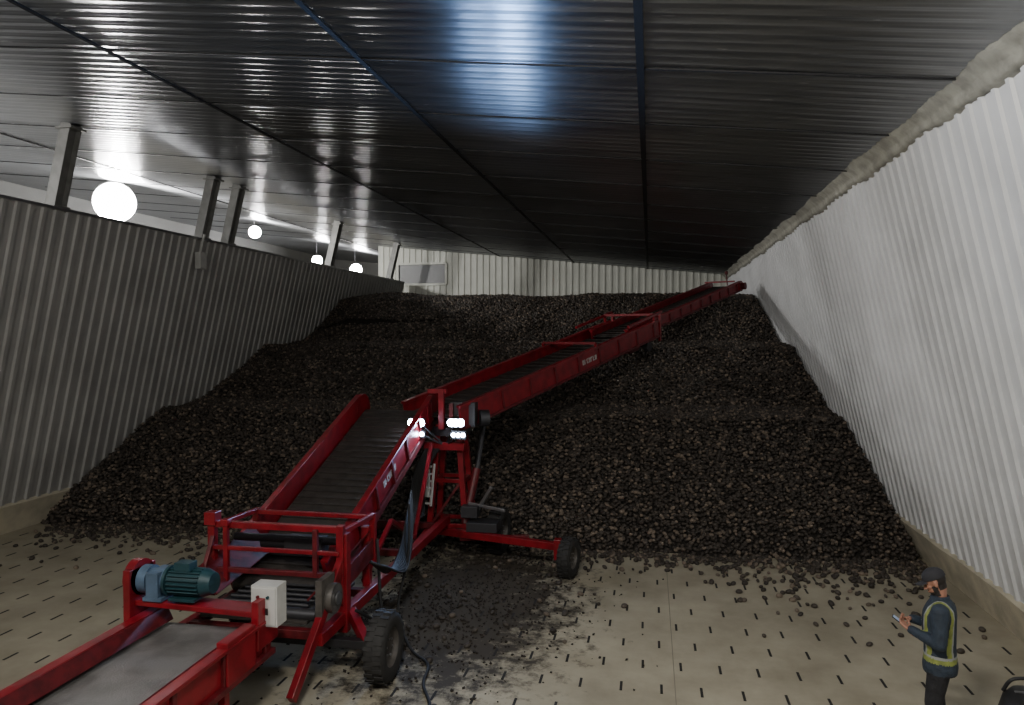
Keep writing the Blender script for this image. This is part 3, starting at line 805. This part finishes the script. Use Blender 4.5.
rcone(mb,(.092,0,.012),(.112,0,-.028),.009,.0145); ell(mb,(.108,0,-.034),(.014,.018,.010))
for s in (-1,1):
    ell(mb,(.082,.03*s,.024),(.016,.024,.007)); ell(mb,(.060,.045*s,-.02),(.026,.018,.020))
    ell(mb,(-.005,.080*s,-.002),(.020,.009,.034))
ell(mb,(.094,0,-.060),(.010,.024,.006)); ell(mb,(.092,0,-.073),(.010,.020,.006))
def asgh(c,n):
    f,l,u=c
    if u>.075: return 1
    if abs(l)>.070 and -.03<f<.02 and -.04<u<.035: return 0
    if f<-.01 and u>-.075 : return 1
    if f<.008 and u>.0: return 1
    if .005<f and u<-.072 and u>-.125: return 1
    if f>.0 and f<.045 and u<-.02 and u>-.12 and abs(l)>.035: return 1
    if f>.085 and -.055<u<-.045 and abs(l)<.028: return 1
    if f>.07 and .022<u<.031 and .012<abs(l)<.048: return 1
    return 0
remeshed(mb,'head',W_,.0045,asgh,[M_skin,M_hair],2,HM)
mb=MB()
for s in (-1,1): ell(mb,(.0835,.031*s,.006),(.010,.0125,.008),M_eye)
o=mb.obj('eyes',W_); o.data.transform(WM@HM)
mb=MB(); vs=[];seg=28;rings=9
for i in range(rings+1):
    t=math.pi/2*i/rings
    for k in range(seg):
        p=2*math.pi*k/seg
        vs.append((-.008+.108*math.sin(t+.0001)*math.cos(p),.087*math.sin(t+.0001)*math.sin(p),.045+.098*math.cos(t)**.8 if i<rings else .040))
mb.add(vs,[(i*seg+k,(i+1)*seg+k,(i+1)*seg+(k+1)%seg,i*seg+(k+1)%seg) for i in range(rings) for k in range(seg)],M_cap,True)
vs=[]
for j in range(7):
    q=j/6
    for k in range(13):
        a_=(-1+2*k/12); w=.080*(1-.25*q)
        fx=.078*math.sqrt(max(0,1-(a_*.85)**2)) + q*.085*math.sqrt(max(0,1-(a_*.8)**4))+.012
        vs.append((fx,a_*w,.050-.018*a_*a_-.012*q))
n0=len(vs); vs+=[(x,y,z-.005) for x,y,z in vs]
fs=[(j*13+k,j*13+k+1,(j+1)*13+k+1,(j+1)*13+k) for j in range(6) for k in range(12)]
fs+=[tuple(i+n0 for i in f)[::-1] for f in fs]
fs+=[(6*13+k,6*13+k+1,n0+6*13+k+1,n0+6*13+k) for k in range(12)]
mb.add(vs,fs,M_cap,True); ell(mb,(-.008,0,.143),(.008,.008,.005),M_cap)
o=mb.obj('cap',W_); o.data.transform(WM@HM)
mb=MB(); mb.lathe((.008,0,1.478),(0.12,0,1),[(.090,-.03),(.084,.030),(.076,.036),(.064,-.03)],M_jack,24)
o=mb.obj('collar',W_); o.data.transform(WM)
def hand(wr,d,pn,curls,sidesign,name,tap=None):
    mb=MB(); wr=Vector(wr); d=Vector(d).normalized(); pn=Vector(pn); pn=(pn-d*pn.dot(d)).normalized(); sd=d.cross(pn)*sidesign
    rcone(mb,wr-d*.05,wr+d*.005,.030,.027)
    for i in range(4):
        o_=sd*((1.5-i)*.0205)
        rcone(mb,wr+d*.012+o_*.7,wr+d*.086+o_-d*(abs(i-1)*.003),.0155,.0125)
        p=wr+d*.086+o_-d*(abs(i-1)*.003); L=[.042,.046,.042,.034][i]
        ang=0
        for s_,(ll,rad) in enumerate(((L,.0100),(L*.65,.0090),(L*.5,.0080))):
            ang+=curls[i]*(1,1.1,.7)[s_]
            q=p+(d*math.cos(ang)+pn*math.sin(ang))*ll
            rcone(mb,p,q,rad,rad*.92,seg=10,caps=3); p=q
    b0=wr+d*.022+sd*.024; b1=b0+(sd*.72+d*.55+pn*.35).normalized()*.042; b2=b1+(sd*.1+d*.85+pn*.55).normalized()*.032; b3=b2+(d*.8+pn*.4-sd*.35).normalized()*.026
    rcone(mb,b0,b1,.017,.0125,seg=10); rcone(mb,b1,b2,.0125,.0105,seg=10); rcone(mb,b2,b3,.0105,.009,seg=10)
    remeshed(mb,name,W_,.0036,lambda c,n:0,[M_skin],1)
ph_c=Vector((.355,.045,1.205)); ph_n=Vector((-.55,0,.83)).normalized(); ph_d=Vector((.83,0,.55)).normalized()
lw=(.262,.118,1.165)
hand(lw,(.70,-.45,.40),(-.45,.05,.85),[.55,.55,.6,.65],1,'hand_left')
hand((.27,-.122,1.192),(.72,.62,.10),(-.3,.3,-.8),[.35,.75,.85,.95],1,'hand_right')
mb=MB(); R=Matrix((ph_d,ph_n.cross(ph_d),ph_n)).transposed()
mb.box(ph_c,(.150,.074,.009),M_black,R); mb.box(ph_c+ph_n*.0052,(.138,.067,.001),M_screen,R)
o=mb.obj('smartphone',W_,.002); o.data.transform(WM)

mb=MB()
bxc=Vector((3.72,8.0,0))
loftv=[(.02,0,.24,.30),(.12,0,.27,.33),(.30,0,.27,.33),(.42,0,.24,.30),(.50,0,.17,.24),(.53,0,.10,.16)]
loft(mb,loftv,24,M_black)
mb.pipe(crv([(-.2,-.18,.46),(-.12,-.20,.60),(.12,-.20,.60),(.2,-.18,.46)]),.018,M_black)
mb.pipe(crv([(-.2,.18,.46),(-.12,.14,.60),(.12,.14,.60),(.2,.18,.46)]),.018,M_black)
mb.box((0,0,.535),(.34,.02,.012),M_steel); mb.box((-.28,0,.2),(.04,.3,.18),M_black)
o=mb.obj('duffel_bag'); o.data.transform(Matrix.Translation(bxc))

w=bpy.data.worlds.new('World'); S.world=w; w.use_nodes=True
w.node_tree.nodes['Background'].inputs[0].default_value=(.5,.55,.62,1); w.node_tree.nodes['Background'].inputs[1].default_value=.03
cam=bpy.data.cameras.new('camera'); co=bpy.data.objects.new('camera',cam); COL.objects.link(co)
co.location=(0,0,CAMH); cam.sensor_width=36; cam.lens=740/1024*36; cam.clip_end=200
psi=math.atan(138/740); pitch=math.atan(17.5/740)
co.rotation_euler=(math.pi/2-pitch,0,psi)
S.camera=co
